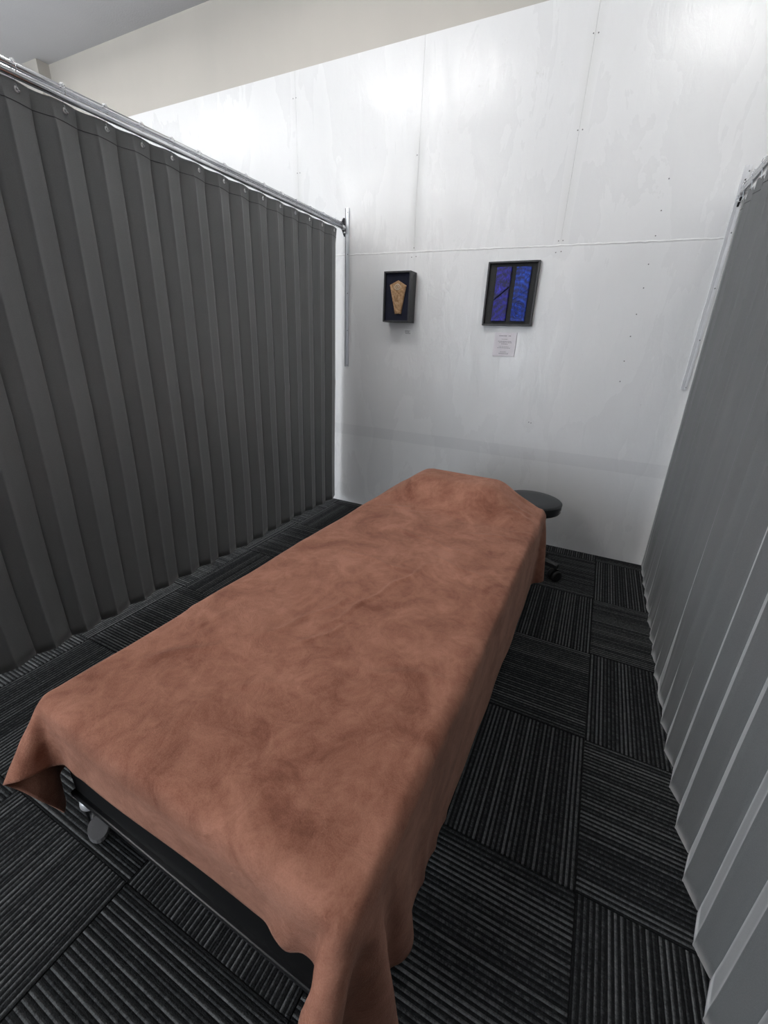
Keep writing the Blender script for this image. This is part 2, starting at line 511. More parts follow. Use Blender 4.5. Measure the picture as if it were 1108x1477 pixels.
window('window_1', (X0, 0.3), (0, 1, 0), (1, 0, 0), 4.5, 0.62, 2.48, 5, 'long side window of the hall with white frame')
window('added_window', (-3.2, Y0), (1, 0, 0), (0, 1, 0), 3.5, 0.18, 2.52, 4, 'added unseen front glazing with white frame, for fill light')

# ceiling lights: twin bare fluorescent tubes on white battens
def ceiling_light():
    t = empty('ceiling_light')
    bm = bmesh.new()
    prism(bm, [(-0.62, -0.045, 0.0), (-0.62, -0.03, -0.055), (-0.62, 0.03, -0.055), (-0.62, 0.045, 0.0)], (1.24, 0, 0))
    obj('housing', bm, M['housing'], t)
    for s in (-1, 1):
        bm = bmesh.new(); cyl(bm, (-0.585, 0.075 * s, -0.080), (0.585, 0.075 * s, -0.080), 0.018, n=10)
        obj('tube', bm, M['tube'], t, True)
        for e in (-1, 1):
            bm = bmesh.new(); box(bm, (0.598 * e, 0.052 * s, -0.068), (0.022, 0.075, 0.045), 0.004, 1)
            obj('lamp_holder', bm, M['housing'], t)
    return t
CL = None
for (x, y) in LAMP_SPOTS:
    o = ceiling_light() if CL is None else copy_tree(CL)
    if CL is None: CL = o
    o.location = (x, y, CEIL_Z)
    tag(o, 'white batten ceiling light with two bare fluorescent tubes', 'ceiling light', 'fluorescent ceiling lights')

# ================================================================== CURTAINS
PER = 0.1365
G0 = 0.983                                  # a grommet of the curtain
def curtain(name, cx, lean, bot, inward, y_start, y_end, phase, seed, label):
    """accordion curtain in the plane x = cx; inward = +1 when the bed is on its +x side"""
    rng = np.random.RandomState(seed)
    k0 = int(math.floor((y_start - phase) / PER)) - 1
    k1 = int(math.ceil((y_end - phase) / PER)) + 1
    ys, xs, kk = [], [], []
    jit = {k: (rng.uniform(-0.006, 0.006), rng.uniform(0.85, 1.15)) for k in range(k0 - 1, k1 + 2)}
    nodes = []
    for k in range(k0, k1 + 1):
        g = phase + PER * k + jit[k][0]
        nodes.append((g - 0.038, 0.0135 * jit[k][1]))       # proud fold
        nodes.append((g + 0.043, -0.0145 * jit[k][1]))      # deep fold
    cols_y, cols_x = [], []
    for (ya, xa), (yb, xb) in zip(nodes, nodes[1:]):
        for s in (0.0, 0.03, 0.06, 0.25, 0.5, 0.75, 0.94, 0.97):
            cols_y.append(ya + (yb - ya) * s)
            t = s
            # slightly cushioned cloth between the creases
            cols_x.append(xa + (xb - xa) * t + 0.0006 * math.sin(math.pi * s))
    cy = np.array(cols_y); cxo = np.array(cols_x)
    keep = (cy >= y_start) & (cy <= y_end)
    cy, cxo = cy[keep], cxo[keep]
    # round the creases a little
    sm = cxo.copy(); sm[1:-1] = 0.25 * cxo[:-2] + 0.5 * cxo[1:-1] + 0.25 * cxo[2:]
    cxo = sm
    for (yn, xn) in nodes:
        if xn < 0: cxo = cxo - 0.0035 * np.exp(-((cy - yn) / 0.0022) ** 2)
        else: cxo = cxo + 0.0008 * np.exp(-((cy - yn) / 0.003) ** 2)
    top = 1.9585
    zs = np.concatenate([np.linspace(bot, 1.86, 44), np.linspace(1.872, top, 9)])
    R_, C_ = len(zs), len(cy)
    P = np.zeros((R_, C_, 3))
    ph = rng.uniform(0, 6.28, 12)
    for r, z in enumerate(zs):
        h = (z - bot) / (top - bot)
        drift = 0.010 * np.sin(1.3 * cy + ph[0] + 2.2 * h) * (1 - h) + 0.004 * np.sin(5 * h * 2 + cy * 3 + ph[1]) * (1 - h)
        amp = 1.0 + 0.12 * math.sin(3.1 * h + ph[2])
        if inward < 0: amp *= 0.78 + 0.22 * min(1.0, 1.6 * h)
        x = cxo * amp + 0.006 * np.sin(2.4 * cy + ph[3] + 1.7 * h) * (1 - h)
        # bundled soft folds where the curtain is gathered against the wall
        gath = np.clip((cy - (y_end - 0.50)) / 0.5, 0, 1) if inward < 0 else np.zeros_like(cy)
        x = x * (1 - 0.35 * gath)
        if inward < 0:
            far = np.clip((cy - 1.25) / 0.4, 0, 1)
            # soft ripples in the slack cloth towards the wall, flatter along the floor
            x = x * (1 - 0.55 * far * max(0.0, 1 - h / 0.2)) + far * 0.0021 * np.sin(2 * np.pi * cy / 0.052 + 1.5 * math.sin(3 * h)) * math.sin(math.pi * min(1.0, 0.1 + h)) ** 0.5
        # pressed crease half way up
        x += 0.0022 * math.exp(-((z - 0.985) / 0.012) ** 2) * (1 + np.sin(9 * cy))
        # bottom hem
        if z < 0.07: x = x + 0.0010
        # header follows the rings: the cloth droops between two grommets
        d = np.abs(((cy - phase) / PER + 0.5) % 1.0 - 0.5)
        zz = z - (0.003 * (np.sin(np.pi * d) ** 2)) * np.clip((z - 1.86) / 0.1, 0, 1)
        if z > 1.87:
            t = (z - 1.87) / (top - 1.87)
            x = x * (1 - 0.75 * t) + 0.45 * t * 0.006 * np.cos(2 * np.pi * (cy - phase) / PER + 0.6)
        zz = zz + (0.010 * np.sin(1.1 * cy + ph[4]) + 0.004 * np.sin(7 * cy + ph[5])) * np.clip(1 - h * 6, 0, 1)
        P[r, :, 0] = cx + lean * (z / top) + inward * x
        P[r, :, 1] = cy + drift
        P[r, :, 2] = zz
    root = empty(name, (cx, (y_start + y_end) / 2, 0))
    off = np.array([cx, (y_start + y_end) / 2, 0])
    cl = grid_mesh('cloth', P - off, M['curtain'], root)
    md = cl.modifiers.new('thickness', 'SOLIDIFY'); md.thickness = 0.0016; md.offset = 0.0
    # stitch line of the header, a thread lying on the cloth
    for nm, zt in (('header_seam', 1.905),):
        r = int(np.argmin(np.abs(zs - zt)))
        bm = bmesh.new()
        tube(bm, [tuple(P[r, c] - off + np.array([inward * 0.0012, 0, 0])) for c in range(0, C_)], 0.0011, 5)
        obj(nm, bm, M['seam'], root, True)
    # eyelets
    bm = bmesh.new(); tor = [(0.0, 0.0045 * math.cos(a), 0.0060 * math.sin(a)) for a in np.linspace(0, 2 * math.pi, 17)[:-1]]
    tube(bm, tor, 0.0026, 6, closed=True)
    me = bpy.data.meshes.new('eyelet'); bm.normal_update(); bm.to_mesh(me); bm.free(); me.materials.append(M['bead'])
    me.polygons.foreach_set('use_smooth', [True] * len(me.polygons))
    rg = int(np.argmin(np.abs(zs - 1.936)))
    spots = []
    for k in range(k0, k1 + 1):
        g = phase + PER * k
        if g < y_start + 0.02 or g > y_end - 0.02: continue
        c = int(np.argmin(np.abs(cy - g)))
        p = P[rg, c]
        e = link('eyelet', me, None, root, tuple(p - off + np.array([inward * 0.001, 0, 0])))
        t = P[rg, min(c + 1, C_ - 1)] - P[rg, max(c - 1, 0)]
        e.rotation_euler = (0, 0, -math.atan2(t[0], t[1]))
        spots.append(tuple(p))
    tag(root, label, 'curtain')
    return spots

def curtain_rail(name, x, y0, y1, z, label):
    """double chrome pole, its end held in a bracket on the wall upright"""
    t = empty(name, (x, y1, z))
    L = y1 - y0
    bm = bmesh.new(); cyl(bm, (0, -L, -0.009), (0, -0.006, -0.009), 0.0125, n=20)
    obj('lower_pole', bm, M['chrome'], t, True)
    bm = bmesh.new(); cyl(bm, (0, -L, 0.0125), (0, -0.006, 0.0125), 0.0085, n=16)
    obj('upper_pole', bm, M['chrome'], t, True)
    bm = bmesh.new()
    prism(bm, [(-0.004, 0.0, 0.048), (-0.004, -0.012, 0.048), (-0.004, -0.034, 0.022), (-0.004, -0.034, -0.018), (-0.004, -0.014, -0.04), (-0.004, 0.0, -0.058)], (0.008, 0, 0))
    obj('bracket', bm, M['darkmetal'], t)
    bm = bmesh.new(); cyl(bm, (0, -0.010, -0.009), (0, -0.034, -0.009), 0.0158, n=20)
    obj('pole_cup', bm, M['alu'], t, True)
    bm = bmesh.new(); cyl(bm, (-0.012, -0.010, -0.036), (0.012, -0.010, -0.036), 0.006, n=12)
    obj('set_screw', bm, M['alu'], t, True)
    return tag(t, label, 'curtain rail')

def wall_upright(name, x, label):
    """slotted aluminium shelf standard screwed to the white wall"""
    t = empty(name, (x, WALL_Y, 1.086))
    H_ = 1.0
    bm = bmesh.new()
    d = 0.011
    prof = [(-0.0135, 0), (-0.0135, -d), (-0.003, -d), (-0.003, -d + 0.003), (0.003, -d + 0.003), (0.003, -d), (0.0135, -d), (0.0135, 0)]
    prism(bm, [(px, py, 0.0) for px, py in prof], (0, 0, H_))
    obj('channel', bm, M['alu'] if x > -1 else M['satin'], t)
    if x < -1:
        bm = bmesh.new(); box(bm, (-0.0112, -d - 0.0002, H_ / 2), (0.0046, 0.0012, H_ - 0.002))
        obj('edge_strip', bm, M['darkmetal'], t)
    for z in (0.011, 0.251, 0.493, 0.732, 0.975):
        bm = bmesh.new(); cyl(bm, (0.0075, -d + 0.0006, z), (0.0075, -d - 0.0012, z), 0.0032, n=10)
        obj('screw', bm, M['screw'], t)
    return tag(t, label, 'wall upright')

def ring_proto():
    t = empty('curtain_ring')
    pts = []
    # pear-shaped wire over the pole, closing at the eyelet
    for a in np.linspace(-0.30 * math.pi, 1.30 * math.pi, 22):
        pts.append((0.0165 * math.cos(a), 0, 0.0085 + 0.0165 * math.sin(a)))
    pts.append((-0.004, 0.002, -0.038)); pts.append((0.0, 0.003, -0.052)); pts.append((0.006, 0.002, -0.045))
    bm = bmesh.new(); tube(bm, pts, 0.0013, 6)
    obj('wire', bm, M['chrome'], t, True)
    bm0 = bmesh.new(); ball(bm0, (0, 0, 0), 0.0036, 8, 6)
    me = bpy.data.meshes.new('roller_bead'); bm0.to_mesh(me); bm0.free(); me.materials.append(M['bead'])
    me.polygons.foreach_set('use_smooth', [True] * len(me.polygons))
    for a in (0.18, 0.34, 0.5, 0.66, 0.82):
        link('roller_bead', me, None, t, (0.0165 * math.cos(a * math.pi), 0, 0.0085 + 0.0165 * math.sin(a * math.pi) + 0.002))
    return t

RAIL_Z = 1.981
LX, RXX = -1.765, 0.432
left_spots = curtain('pleated_curtain', -1.803, 0.030, 0.056, 1, 0.05, 2.812, G0, 3, 'grey accordion-pleated curtain beside the wall box with the carved clay piece')
right_spots = curtain('pleated_curtain', 0.452, -0.030, 0.012, -1, -0.9, 2.858, G0 + 0.02, 8, 'grey accordion-pleated curtain on the aisle side of the bed, near the black stool')
curtain_rail('curtain_rail', LX, -1.0, WALL_Y - 0.011, RAIL_Z, 'double chrome curtain rail ending beside the boxed clay artwork')
curtain_rail('curtain_rail', RXX - 0.02, -1.0, WALL_Y - 0.011, RAIL_Z, 'double chrome curtain rail on the side of the black stool')
wall_upright('wall_upright', -1.746, 'slotted aluminium wall upright holding the rail beside the boxed clay artwork')
wall_upright('wall_upright', RXX - 0.022, 'slotted aluminium wall upright partly covered by the curtain near the stool')
RING = None
for spots, rx, lab, grp in ((left_spots, LX, 'small wire curtain ring with white roller beads on the rail by the boxed artwork', 'rings of the curtain by the boxed artwork'),
                            (right_spots, RXX - 0.02, 'small wire curtain ring with white roller beads on the rail by the stool', 'rings of the curtain by the stool')):
    for (x, y, z) in spots:
        if y < 0.2: continue
        o = ring_proto() if RING is None else copy_tree(RING)
        if RING is None: RING = o
        o.location = (rx, y, RAIL_Z - 0.003)
        tag(o, lab, 'curtain ring', grp)

# ================================================================== TREATMENT BED, PILLOW, BLANKET
BED = (-0.561, 0.289)        # middle of the foot end on the floor
BED_R = math.radians(-1.1)
HW, BL, ZT = 0.398, 1.842, 0.512
bed = empty('treatment_bed', (BED[0], BED[1], 0), BED_R)
tag(bed, 'black vinyl treatment bed on casters under the brown blanket', 'bed')
bm = bmesh.new(); box(bm, (0, BL / 2, ZT - 0.045), (2 * HW, BL, 0.09), 0.022, 3)
smooth_by_angle(obj('cushion', bm, M['vinyl'], bed))
bm = bmesh.new()
box(bm, (0, BL / 2, 0.325), (2 * HW - 0.02, BL - 0.02, 0.194), 0.006, 2)
smooth_by_angle(obj('apron', bm, M['vinyl'], bed))
for (c, s) in (((0, 0.012, 0.222), (2 * HW - 0.01, 0.022, 0.014)), ((0, BL - 0.012, 0.222), (2 * HW - 0.01, 0.022, 0.014)),
               ((-HW + 0.014, BL / 2, 0.222), (0.022, BL - 0.05, 0.014)), ((HW - 0.014, BL / 2, 0.222), (0.022, BL - 0.05, 0.014))):
    bm = bmesh.new(); box(bm, c, s, 0.003, 2)
    obj('bottom_rail', bm, M['lacquer'], bed)
def caster(parent, x, y, ang):
    c = empty('caster', (x, y, 0), ang); c.parent = parent
    bm = bmesh.new(); cyl(bm, Matrix.Rotation(-ang, 3, 'Z') @ Vector((-0.045 * math.copysign(1, x), 0, 0.222)), (0, 0, 0.118), 0.026, 0.019, 16)
    obj('leg_post', bm, M['lacquer'], c, True)
    bm = bmesh.new(); lathe(bm, [(0.0, 0.130), (0.018, 0.128), (0.028, 0.118), (0.030, 0.102), (0.022, 0.097), (0.0, 0.096)], 20)
    obj('swivel_cup', bm, M['alu'], c, True)
    bm = bmesh.new(); lathe(bm, [(0.0, -0.011), (0.036, -0.013), (0.044, -0.011), (0.047, -0.006), (0.047, 0.006), (0.044, 0.011), (0.036, 0.013), (0.0, 0.011)], 26)
    bmesh.ops.rotate(bm, verts=bm.verts, cent=(0, 0, 0), matrix=Matrix.Rotation(math.pi / 2, 3, 'Y'))
    bmesh.ops.translate(bm, verts=bm.verts, vec=(0, -0.028, 0.047))
    obj('wheel', bm, M['plastic'], c, True)
    bm = bmesh.new()
    for s in (-1, 1):
        prism(bm, [(s * 0.016, 0.02, 0.10), (s * 0.016, -0.022, 0.10), (s * 0.016, -0.046, 0.052), (s * 0.016, -0.032, 0.036), (s * 0.016, -0.018, 0.046)], (s * 0.003, 0, 0))
    box(bm, (0, -0.001, 0.098), (0.038, 0.044, 0.006))
    obj('fork', bm, M['plastic'], c)
    # teardrop brake pedal leaning over the wheel
    bm = bmesh.new()
    out = []
    for a in np.linspace(0, 2 * math.pi, 21)[:-1]:
        r = 0.026 * (1 + 0.28 * math.cos(a))
        out.append((r * math.sin(a) * 0.85, -0.066 - r * math.cos(a), 0.088 - 0.45 * (r * math.cos(a) + 0.026)))
    prism(bm, out, (0, 0.004, 0.008))
    obj('brake_pedal', bm, M['greyplastic'], c)
    return c
caster(bed, -HW - 0.036, 0.052, 1.15)
caster(bed, HW - 0.06, 0.06, -0.2)
caster(bed, -HW + 0.06, BL - 0.06, 2.6)
caster(bed, HW - 0.06, BL - 0.06, 3.4)

def hump(x, y):
    """how far the pillow lifts the blanket above the cushion (bed frame of reference)"""
    ax = np.clip((np.abs(x + 0.025) - 0.185) / 0.20, 0, 1)
    fx = 0.5 * (1 - ax) + 0.5 * (0.5 + 0.5 * np.cos(np.pi * ax))
    a = np.clip((1.69 - y) / 0.22, 0, 1); b = np.clip((y - 1.78) / 0.10, 0, 1)
    fy = (0.5 + 0.5 * np.cos(np.pi * a)) * np.sqrt(np.clip(1 - 0.75 * b * b, 0, 1))
    dip = 1 - 0.10 * np.exp(-((x + 0.03) / 0.10) ** 2) * np.exp(-((y - 1.66) / 0.08) ** 2)
    return 0.122 * fx * fy * dip

# pillow, a stuffed rectangular one
bm = bmesh.new(); bmesh.ops.create_uvsphere(bm, u_segments=40, v_segments=20, radius=1.0)
for v in bm.verts:
    x, y, z = v.co
    def se(c, p): return math.copysign(abs(c) ** p, c)
    v.co = (se(x, 0.55) * 0.235, se(y, 0.6) * 0.105, se(z, 0.9) * 0.046)
pil = obj('pillow', bm, M['pillow'], None, True)
cr, sr = math.cos(BED_R), math.sin(BED_R)
def bw(x, y, z): return (BED[0] + cr * x - sr * y, BED[1] + sr * x + cr * y, z)
pil.location = bw(-0.025, 1.715, ZT + 0.048); pil.rotation_euler = (0, 0, BED_R)
tag(pil, 'pillow making a hump under the head end of the brown blanket', 'pillow')

# ---- blanket: a sheet of cloth let fall over the bed (position based cloth in numpy, in the bed's own frame)
def drape():
    h = 0.026
    OL, OR_, OF, OB = 0.300, 0.350, 0.118, -0.02
    nx = int(round((OL + 2 * HW + OR_) / h)) + 1
    ny = int(round((OF + BL + 0.10 + OB) / h)) + 1
    X = -HW - OL + h * np.arange(nx); Y = -OF + h * np.arange(ny)
    P = np.zeros((ny, nx, 3))
    P[..., 0] = X[None, :] + (0.95 - Y[:, None]) * 0.03; P[..., 1] = Y[:, None] - 0.035 * X[None, :]
    P[..., 2] = ZT + 0.012 + hump(P[..., 0], np.clip(P[..., 1], 0, BL)) * ((np.abs(P[..., 0]) < HW))
    rng = np.random.RandomState(11)
    P[..., 2] += rng.uniform(0, 0.004, P.shape[:2])
    # slack so the hem can ripple
    P[..., 2] += 0.006 * np.sin(P[..., 0] * 17) * np.exp(-(P[..., 1] + 0.1) ** 2 / 0.05)
    V = np.zeros_like(P)
    # rest lengths of the flat sheet
    def con(a, b, rest, k):
        d = P[b] - P[a]
        L = np.sqrt((d * d).sum(-1, keepdims=True)) + 1e-9
        c = d * (0.5 * k * (L - rest) / L)
        P[a] += c; P[b] -= c
    s_ = slice
    sets = []
    for o in (0, 1):
        n_ = (nx - 1 - o) // 2 + ((nx - 1 - o) % 2 > 0)
        a = (s_(None), s_(o, nx - 1, 2)); b = (s_(None), s_(o + 1, nx, 2)); sets.append((a, b, h, 1.0))
        a = (s_(o, ny - 1, 2), s_(None)); b = (s_(o + 1, ny, 2), s_(None)); sets.append((a, b, h, 1.0))
    for o in (0, 1):
        a = (s_(o, ny - 1, 2), s_(0, nx - 1)); b = (s_(o + 1, ny, 2), s_(1, nx)); sets.append((a, b, h * 2 ** .5, 0.30))
        a = (s_(o, ny - 1, 2), s_(1, nx)); b = (s_(o + 1, ny, 2), s_(0, nx - 1)); sets.append((a, b, h * 2 ** .5, 0.30))
    bend = []
    for o in range(4):
        if o < 2:
            for q in (0, 2):
                a = (s_(None), s_(o + q, nx - 2, 4)); b = (s_(None), s_(o + q + 2, nx, 4)); bend.append((a, b))
        else:
            for q in (0, 2):
                a = (s_(o - 2 + q, ny - 2, 4), s_(None)); b = (s_(o - 2 + q + 2, ny, 4), s_(None)); bend.append((a, b))
    r = 0.028
    def collide(old, fr):
        x, y, z = P[..., 0], P[..., 1], P[..., 2]
        # rounded box of the bed
        H_ = ZT + 0.010 + hump(x, y)
        hx, y0, y1 = HW + 0.011, -0.011, BL + 0.011
        qx = np.abs(x) - (hx - r); qy = np.abs(y - (y0 + y1) / 2) - ((y1 - y0) / 2 - r); qz = z - (H_ - r)
        mx, my, mz = np.maximum(qx, 0), np.maximum(qy, 0), np.maximum(qz, 0)
        out = np.sqrt(mx * mx + my * my + mz * mz)
        sd = out + np.minimum(np.maximum(np.maximum(qx, qy), qz), 0) - r
        hit = (sd < 0) & (z > 0.0)
        # direction out of the box
        g = np.zeros_like(P)
        so = np.maximum(out, 1e-9)
        corner = out > 1e-6
        g[..., 0] = np.where(corner, mx / so * np.sign(x), 0); g[..., 1] = np.where(corner, my / so * np.sign(y - (y0 + y1) / 2), 0); g[..., 2] = np.where(corner, mz / so, 0)
        inner = ~corner
        ix = inner & (qx >= qy) & (qx >= qz); iy = inner & ~ix & (qy >= qz); iz = inner & ~ix & ~iy
        g[..., 0] = np.where(ix, np.sign(x), g[..., 0]); g[..., 1] = np.where(iy, np.sign(y - BL / 2), g[..., 1]); g[..., 2] = np.where(iz, 1, g[..., 2])
        P[hit] += -sd[hit][:, None] * g[hit]
        # friction
        mv = P - old
        nn = (mv * g).sum(-1, keepdims=True) * g
        tang = mv - nn
        if fr: P[hit] -= fr * tang[hit]
        P[..., 2] = np.maximum(P[..., 2], 0.008)
    dt = 1 / 60
    STEPS = 260
    for it in range(STEPS):
        V *= 0.965
        V[..., 2] -= 4.0 * dt
        old = P.copy()
        P += V * dt
        for q in range(14):
            if q % 3 == 0:
                for a, b in bend:
                    con(a, b, 2 * h, 0.12)
            for a, b, rest, k in sets:
                con(a, b, rest, k)
            collide(old, 0.0 if q < 13 else 0.75)
        V[:] = (P - old) / dt
        sp = np.sqrt((V * V).sum(-1, keepdims=True))
        V *= np.minimum(1, 2.0 / (sp + 1e-9))
    return P, h, X, Y

def upsample(P, k):
    """Catmull-Rom refinement along the first axis"""
    n = P.shape[0]
    Q = np.concatenate([2 * P[:1] - P[1:2], P, 2 * P[-1:] - P[-2:-1]], 0)
    out = []
    for j in range(k):
        t = j / k
        a, b, c, d = Q[:n - 1], Q[1:n], Q[2:n + 1], Q[3:n + 2]
        out.append(0.5 * (2 * b + (c - a) * t + (2 * a - 5 * b + 4 * c - d) * t * t + (3 * b - a - 3 * c + d) * t ** 3))
    R_ = np.stack(out, 1).reshape(-1, *P.shape[1:])
    return np.concatenate([R_, P[-1:]], 0)

P, hh, BX, BY = drape()
F = upsample(P, 4)
F = upsample(F.transpose(1, 0, 2), 4).transpose(1, 0, 2)
UX = upsample(BX[:, None], 4)[:, 0]; UY = upsample(BY[:, None], 4)[:, 0]
# soft wrinkles of the fleece, raised along the surface normal
du = np.gradient(F, axis=1); dv = np.gradient(F, axis=0)
Nn = np.cross(du, dv); Nn /= np.linalg.norm(Nn, axis=-1, keepdims=True) + 1e-9
rng = np.random.RandomState(5)
gx, gy = np.meshgrid(UX, UY)
Wk = np.zeros_like(gx)
def crease(x0, y0, x1, y1, h_, w_, wob=0.006):
    L = math.hypot(x1 - x0, y1 - y0); tx, ty = (x1 - x0) / L, (y1 - y0) / L
    s = (gx - x0) * tx + (gy - y0) * ty
    d = -(gx - x0) * ty + (gy - y0) * tx + wob * np.sin(s * 38 + x0 * 50)
    e = np.clip(s / (0.25 * L), 0, 1) * np.clip((L - s) / (0.25 * L), 0, 1)
    return h_ * np.exp(-(d / w_) ** 2) * e
for c in ((-0.05, 0.48, 0.10, 1.05, 0.0042, 0.007), (-0.16, 0.38, -0.03, 0.72, 0.0032, 0.008), (-0.06, 0.40, 0.03, 0.60, 0.0032, 0.007),
          (-0.30, 0.95, 0.10, 0.92, 0.0028, 0.012), (-0.2, 1.25, 0.22, 1.15, 0.0028, 0.012), (0.05, 1.08, 0.33, 1.0, 0.003, 0.010),
          (-0.36, 0.62, -0.12, 0.60, 0.0026, 0.010), (0.10, 0.42, 0.36, 0.52, 0.003, 0.012), (-0.34, 0.2, -0.2, 0.35, 0.003, 0.010),
          (0.12, 1.35, 0.36, 1.42, 0.0035, 0.012), (-0.34, 1.42, -0.12, 1.52, 0.003, 0.014), (0.2, 1.5, 0.38, 1.75, 0.004, 0.014)):
    Wk += crease(*c)
for _ in range(26):
    x0, y0 = rng.uniform(-0.36, 0.36), rng.uniform(0.0, 1.6)
    a = rng.uniform(0, math.pi); L = rng.uniform(0.07, 0.2)
    Wk += crease(x0, y0, x0 + L * math.cos(a), y0 + L * math.sin(a), rng.uniform(0.0008, 0.0022), rng.uniform(0.008, 0.016))
for _ in range(40):
    kx, ky = rng.normal(0, 9, 2); Wk += 0.00035 * np.sin(kx * gx + ky * gy + rng.uniform(0, 6.28))
F = F + Nn * 1.4 * np.maximum(Wk, -0.0015)[..., None]
blanket = grid_mesh('blanket', F, M['fleece'])
blanket.location = (BED[0], BED[1], 0); blanket.rotation_euler = (0, 0, BED_R)
md = blanket.modifiers.new('thickness', 'SOLIDIFY'); md.thickness = 0.004; md.offset = -0.2
tag(blanket, 'reddish brown fleece blanket draped over the treatment bed', 'blanket')

# ================================================================== STOOL
st = empty('rolling_stool', (-0.232, 2.455, 0))
tag(st, 'black round rolling stool with star base behind the bed', 'stool')
bm = bmesh.new()
lathe(bm, [(0.0, 0.395), (0.155, 0.395), (0.166, 0.398), (0.170, 0.404), (0.170, 0.440), (0.1665, 0.450), (0.155, 0.4545), (0.10, 0.457), (0.0, 0.458)], 56)
smooth_by_angle(obj('seat', bm, M['leather'], st), 50)
bm = bmesh.new(); tube(bm, [(0.1690 * math.cos(a), 0.1690 * math.sin(a), 0.4445) for a in np.linspace(0, 2 * math.pi, 57)[:-1]], 0.0022, 6, True)
obj('piping', bm, M['leather'], st, True)
bm = bmesh.new(); cyl(bm, (0, 0, 0.376), (0, 0, 0.396), 0.09, 0.12, 24); obj('seat_plate', bm, M['plastic'], st)
bm = bmesh.new(); cyl(bm, (0, 0, 0.20), (0, 0, 0.378), 0.0145, n=20); obj('gas_lift', bm, M['chrome'], st, True)
bm = bmesh.new(); cyl(bm, (0, 0, 0.09), (0, 0, 0.245), 0.026, 0.024, 20); obj('column', bm, M['plastic'], st, True)
bm = bmesh.new(); lathe(bm, [(0.0, 0.068), (0.042, 0.07), (0.046, 0.085), (0.04, 0.105), (0.03, 0.115), (0.0, 0.116)], 24); obj('hub', bm, M['plastic'], st, True)
for k in range(5):
    a = math.radians(-14 + 72 * k)
    bm = bmesh.new()
    for (r0, w0, z0, t0), (r1, w1, z1, t1) in (((0.03, 0.026, 0.108, 0.019), (0.222, 0.017, 0.092, 0.013)),):
        vs = []
        for r_, w_, z_, t_ in ((r0, w0, z0, t0), (0.12, 0.020, 0.104, 0.016), (r1, w1, z1, t1)):
            vs.append([bm.verts.new((r_, s * w_ * q, z_ + u * t_)) for s, u, q in ((-1, -1, 1), (1, -1, 1), (1, 0.5, 1), (1, 1, 0.6), (-1, 1, 0.6), (-1, 0.5, 1))])
        for A, B in zip(vs, vs[1:]):
            for i in range(6): bm.faces.new((A[i], A[(i + 1) % 6], B[(i + 1) % 6], B[i]))
        bm.faces.new(vs[0][::-1]); bm.faces.new(vs[-1])
        bmesh.ops.recalc_face_normals(bm, faces=bm.faces[:])
    lg = obj('leg', bm, M['plastic'], st); lg.rotation_euler = (0, 0, a)
    # twin-wheel caster with a hood
    cs = empty('caster', (0.212 * math.cos(a), 0.212 * math.sin(a), 0)); cs.parent = st; cs.scale = (1.25, 1.25, 1.25)
    cs.rotation_euler = (0, 0, a + (1.0, 0.35, 2.2, 0.9, 1.25)[k])
    bm = bmesh.new()
    arc = [(0.030 * math.cos(t), 0, 0.027 + 0.030 * math.sin(t)) for t in np.linspace(-0.5, math.pi + 0.1, 14)]
    inn = [(0.021 * math.cos(t), 0, 0.027 + 0.021 * math.sin(t)) for t in np.linspace(math.pi + 0.1, -0.5, 14)]
    prism(bm, [(p[0], -0.007, p[2]) for p in arc + inn], (0, 0.014, 0))
    obj('hood', bm, M['plastic'], cs)
    bm = bmesh.new(); cyl(bm, (0, 0, 0.05), (0, 0, 0.075), 0.0065, n=12); obj('stem', bm, M['plastic'], cs)
    for s in (-1, 1):
        bm = bmesh.new()
        lathe(bm, [(0.0, -0.007), (0.020, -0.008), (0.0255, -0.005), (0.0265, 0.0), (0.0255, 0.005), (0.018, 0.008), (0.008, 0.0065), (0.0, 0.0065)], 22)
        bmesh.ops.rotate(bm, verts=bm.verts, cent=(0, 0, 0), matrix=Matrix.Rotation(math.pi / 2, 3, 'X'))
        bmesh.ops.translate(bm, verts=bm.verts, vec=(0, s * 0.0155, 0.0265))
        obj('wheel', bm, M['plastic'], cs, True)

# ================================================================== WALL ART
# deep box with the carved coffin-shaped clay piece
a1 = empty('shadow_box', (-1.316, WALL_Y, 1.395))
tag(a1, 'deep charcoal shadow box holding a carved ochre clay piece', 'wall art')
Wb, Hb, Db, T = 0.192, 0.300, 0.094, 0.010
for nm, c, s in (('box_side', (-Wb / 2 + T / 2, -Db / 2, Hb / 2), (T, Db, Hb)), ('box_side', (Wb / 2 - T / 2, -Db / 2, Hb / 2), (T, Db, Hb)),
                 ('box_top', (0, -Db / 2, Hb - T / 2), (Wb - 2 * T, Db, T)), ('box_bottom', (0, -Db / 2, T / 2), (Wb - 2 * T, Db, T))):
    bm = bmesh.new(); box(bm, c, s, 0.0012, 1); obj(nm, bm, M['boxwood'], a1)
bm = bmesh.new(); box(bm, (0, -0.070, Hb / 2), (Wb - 2 * T, 0.012, Hb - 2 * T)); obj('velvet_back', bm, M['navy'], a1)
bm = bmesh.new()
poly = [(0.002, 0.247), (0.058, 0.217), (0.029, 0.050), (-0.013, 0.049), (-0.057, 0.221)]
prism(bm, [(x + 0.004, -0.075, z) for x, z in poly], (0, -0.016, 0))
es = [e for e in bm.edges if abs(e.verts[0].co.y + 0.091) < 1e-5 and abs(e.verts[1].co.y + 0.091) < 1e-5]
bmesh.ops.bevel(bm, geom=es, offset=0.004, segments=2, affect='EDGES')
clay = obj('clay_piece', bm, M['clay'], a1)
